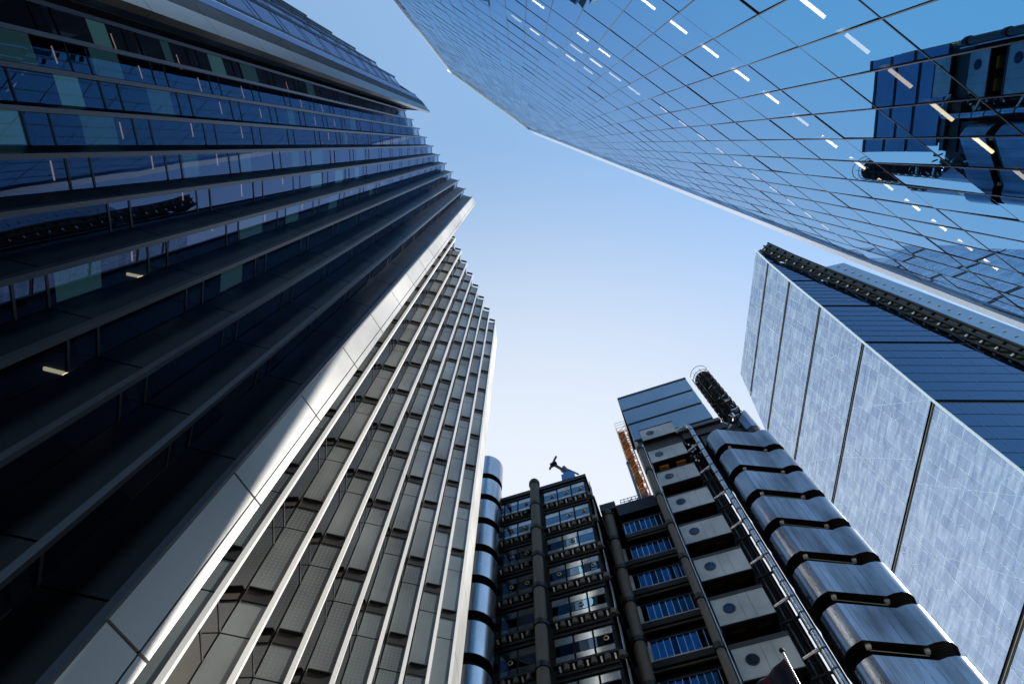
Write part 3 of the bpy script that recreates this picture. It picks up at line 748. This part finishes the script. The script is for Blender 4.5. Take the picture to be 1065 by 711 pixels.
for k in range(8):
    t = k / 8 * 2 * math.pi; b.tube(AP(ca + cr * math.cos(t), cb + cr * math.sin(t), 73), AP(ca + cr * math.cos(t), cb + cr * math.sin(t), 95.2), .035, 'black_steel', 4)
for k in range(150):
    t = rnd.uniform(0, 6.28); h = rnd.uniform(73, 93); b.tube(AP(ca + 1.0 * math.cos(t), cb + 1.0 * math.sin(t), h), AP(ca + 1.2 * math.cos(t + 1), cb + 1.2 * math.sin(t + 1), h + rnd.uniform(.1, .8)), rnd.uniform(.06, .22), rnd.choice(['black_steel', 'dark_louvre', 'dark_louvre', 'pipe_steel']), 6)
b.build('spiral_steps', B_)
b = MB(); boxm(b, 14.0, 17.6, 44.5, 50, GZ, 76.5, 'dark_body')
for k in range(40):
    h = rnd.uniform(69, 77); a = rnd.uniform(13.9, 17); b.tube(AP(a, 44.3, h), AP(a + rnd.uniform(-.6, .6), 44.0, h + rnd.uniform(-.3, .9)), rnd.uniform(.06, .2), rnd.choice(['black_steel', 'dark_louvre', 'pipe_steel']), 6)
b.build('plant_shaft', B_)
# roof railing above the recessed block
b = MB()
for h in (73.2, 73.7, 74.3): b.tube(AP(-1.9, 50.4, h), AP(2.2, 50.4, h), .05, 'blue_paint', 5)
x = -1.9
while x < 2.3: b.tube(AP(x, 50.4, 73), AP(x, 50.4, 74.35), .05, 'blue_paint', 5); x += .55
for x in (-.9, .2, 1.0): b.tube(AP(x, 50.5, 73.1), AP(x + .6, 50.5, 74.1), .08, 'blue_paint', 5)
b.build('roof_railing', B_)
seat_at(B_, *AB(0, 52))

# ------------------------------------------------------------------ banded steel stair tower at the left of it
Q = thing('banded_stair_tower', 'slim rounded stainless steel stair tower between the pleated tower and the dark services building', 'stair tower')
def circ(a, b_, r, n=28): return [AB(a + r * math.cos(2 * math.pi * k / n), b_ + r * math.sin(2 * math.pi * k / n)) for k in range(n)]
ring_o = circ(-18.6, 40.6, 2.25)
for i in range(15):
    h0 = 71.4 - 5.02 * i; h1 = h0 + 3.75 + (1.0 if i == 0 else 0)
    if h1 < 2: break
    b = MB(); n = len(ring_o); inn = inset(ring_o, .97)
    for k in range(n):
        j = (k + 1) % n
        b.face([(*ring_o[k], h0), (*ring_o[j], h0), (*ring_o[j], h1), (*ring_o[k], h1)], 'bright_steel', None, True)
        b.face([(*inn[j], h0), (*inn[k], h0), (*inn[k], h1), (*inn[j], h1)], 'black_frame')
        b.face([(*ring_o[j], h0), (*ring_o[k], h0), (*inn[k], h0), (*inn[j], h0)], 'grey_fin'); b.face([(*ring_o[k], h1), (*ring_o[j], h1), (*inn[j], h1), (*inn[k], h1)], 'grey_fin')
    o = b.build('stair_band', Q)
    MB().prism(inset(ring_o, .965), h0 + .12, h0 + .3, 'brown_soffit').build('soffit', o)
MB().prism(circ(-18.6, 40.6, 1.2, 16), GZ, 74.5, 'dark_body').build('stair_core', Q)
MB().prism(inset(ring_o, .96), 75.7, 75.95, 'roof_membrane').build('roof', Q)
seat_at(Q, *AB(-18.6, 40.6))

# ------------------------------------------------------------------ small things on the roofs
C1 = thing('roof_crane', 'small blue maintenance crane with hammer-shaped arm on the roof edge of the dark block', 'crane')
b = MB(); c0 = (-7.6, 44.0)
b.prism([AB(c0[0] + dx, c0[1] + dy) for dx, dy in ((-.9, -.7), (.9, -.7), (.9, .8), (-.9, .8))], 70.9, 73.6, 'blue_paint'); b.prism([AB(c0[0] + dx, c0[1] + dy) for dx, dy in ((-.6, -.5), (.4, -.5), (.4, .5), (-.6, .5))], 73.6, 74.3, 'blue_paint'); b.build('cabin', C1)
b = MB(); b.tube(AP(-7.0, 43.9, 73.0), AP(-8.3, 43.8, 75.6), .38, 'black_steel', 8); b.tube(AP(-8.3, 43.8, 75.6), AP(-9.4, 43.7, 77.4), .22, 'black_steel', 8); b.tube(AP(-6.2, 43.9, 73.4), AP(-8.0, 43.8, 75.9), .14, 'blue_paint', 6); b.tube(AP(-7.9, 43.9, 75.7), AP(-8.1, 43.9, 76.3), .3, 'black_steel', 6); b.build('arm', C1)
b = MB(); b.tube(AP(-10.1, 43.6, 76.5), AP(-9.0, 43.7, 79.6), .17, 'black_steel', 8); b.tube(AP(-9.9, 43.6, 77.3), AP(-9.1, 43.6, 77.7), .36, 'black_steel', 8); b.build('head', C1)
seat_at(C1, *AB(*c0), 70.9)
C2 = thing('scaffold_mast', 'orange scaffold mast with open cage on top beside the blue-grey plant tower', 'scaffold')
a0, a1, bb0, bb1 = .95, 2.75, 55, 56.8
b = MB()
for a in (a0, a1):
    for q_ in (bb0, bb1): b.tube(AP(a, q_, 73), AP(a, q_, 104), .07, 'orange_paint', 6)
b.build('post', C2)
h = 73; k = 0
while h < 103.5:
    b = MB()
    for (p_, q_) in (((a0, bb0), (a1, bb0)), ((a0, bb1), (a1, bb1)), ((a0, bb0), (a0, bb1)), ((a1, bb0), (a1, bb1))): b.tube(AP(*p_, h), AP(*q_, h), .06, 'orange_paint', 5)
    b.tube(AP(a0, bb0, h), AP(a1, bb0, h + 1.9), .06, 'orange_paint', 5); b.tube(AP(a1, bb1, h), AP(a0, bb1, h + 1.9), .06, 'orange_paint', 5)
    boxm(b, a0 + .1, a1 - .5, bb0 + .1, bb1 - .5, h - .06, h + .02, 'brass' if k % 3 else 'orange_paint')
    if h < 99 and k % 3 == 0: boxm(b, a1 - .12, a1 - .05, bb0 + .1, bb1 - .2, h + .1, h + 1.5, 'orange_paint')
    if h < 99 and k % 2: boxm(b, a0 + .3, a1 - .3, bb1 - .3, bb1 - .2, h + .1, h + 1.6, 'orange_paint')
    b.build('lift', C2); h += 1.95; k += 1
b = MB()
for h in (104, 105, 106):
    for (p_, q_) in (((a0, bb0), (a1, bb0)), ((a0, bb1), (a1, bb1)), ((a0, bb0), (a0, bb1)), ((a1, bb0), (a1, bb1))): b.tube(AP(*p_, h), AP(*q_, h), .04, 'bright_rail', 5)
for (p_) in ((a0, bb0), (a1, bb0), (a0, bb1), (a1, bb1)): b.tube(AP(*p_, 104), AP(*p_, 106), .04, 'bright_rail', 5)
b.build('cage', C2); seat_at(C2, *AB(1.85, 55.9), 73)
o = MB(); o.tube(AP(.97, 54.9, 73), AP(.97, 54.9, 90.6), .27, 'grey_fin', 16); o.tube(AP(.97, 54.9, 90.4), AP(.97, 54.9, 90.8), .31, 'dark_louvre', 16)
tag(o.build('flue_pipe'), 'plain grey flue pipe standing on the roof left of the orange scaffold', 'flue')
for i, (a, hh) in enumerate(((4.6, 94.2), (8.6, 95.2))):
    o = MB(); o.tube(AP(a, 44, 89.9), AP(a, 44, hh), .05, 'crane_white', 5, .02); o.tube(AP(a + .35, 44.4, 89.9), AP(a + .35, 44.4, hh - 1), .04, 'crane_white', 5, .02); o.tube(AP(a, 44, 90.6), AP(a + .35, 44.4, 90.6), .03, 'crane_white', 4)
    tag(o.build('antenna'), ('faint thin antenna pair near the left end of the plant tower roof', 'taller thin antenna pair near the middle of the plant tower roof')[i], 'antenna', 'antennas on the plant tower')
# flagpole and flag
o = MB(); o.tube(AP(2.42, 14, GZ), AP(2.42, 14, 12.25), .05, 'pipe_steel', 10, .03); ob = o.build('flagpole')
for k in range(1): 
    s = bmesh.new(); bmesh.ops.create_uvsphere(s, u_segments=12, v_segments=8, radius=.075); me = bpy.data.meshes.new('finial'); s.to_mesh(me); s.free(); me.materials.append(M['dark_louvre'])
    f = bpy.data.objects.new('finial', me); col.objects.link(f); f.parent = ob; f.location = AP(2.42, 14, 12.3)
tag(ob, 'thin metal flagpole with dark ball finial in front of the lowest pods', 'flagpole')
def flag():
    b = MB(); nu, nv = 22, 16
    def P(i, j):
        u = i / nu; v = j / nv
        a = 2.42 - u * 1.35; drop = .85 * u ** 1.1
        h = 12.1 - drop - v * 1.5 * (1 + .2 * u); bb = 14 + .10 * math.sin(6 * u + 2.0 * v) * u + .03 * math.sin(17 * u)
        return AP(a, bb, h)
    for i in range(nu):
        for j in range(nv):
            m_ = 'flag_red' if (abs(i - 11) < 2 or abs(j - 8) < 1) else 'flag_cloth'
            b.face([P(i, j), P(i + 1, j), P(i + 1, j + 1), P(i, j + 1)], m_, None, True)
    o = b.build('flag'); s = o.modifiers.new('thick', 'SOLIDIFY'); s.thickness = .012
    tag(o, 'dark drooping flag with deep red bands hanging from the flagpole', 'flag')
flag()
print('windows blinds', nbl, 'objects', len(bpy.data.objects))
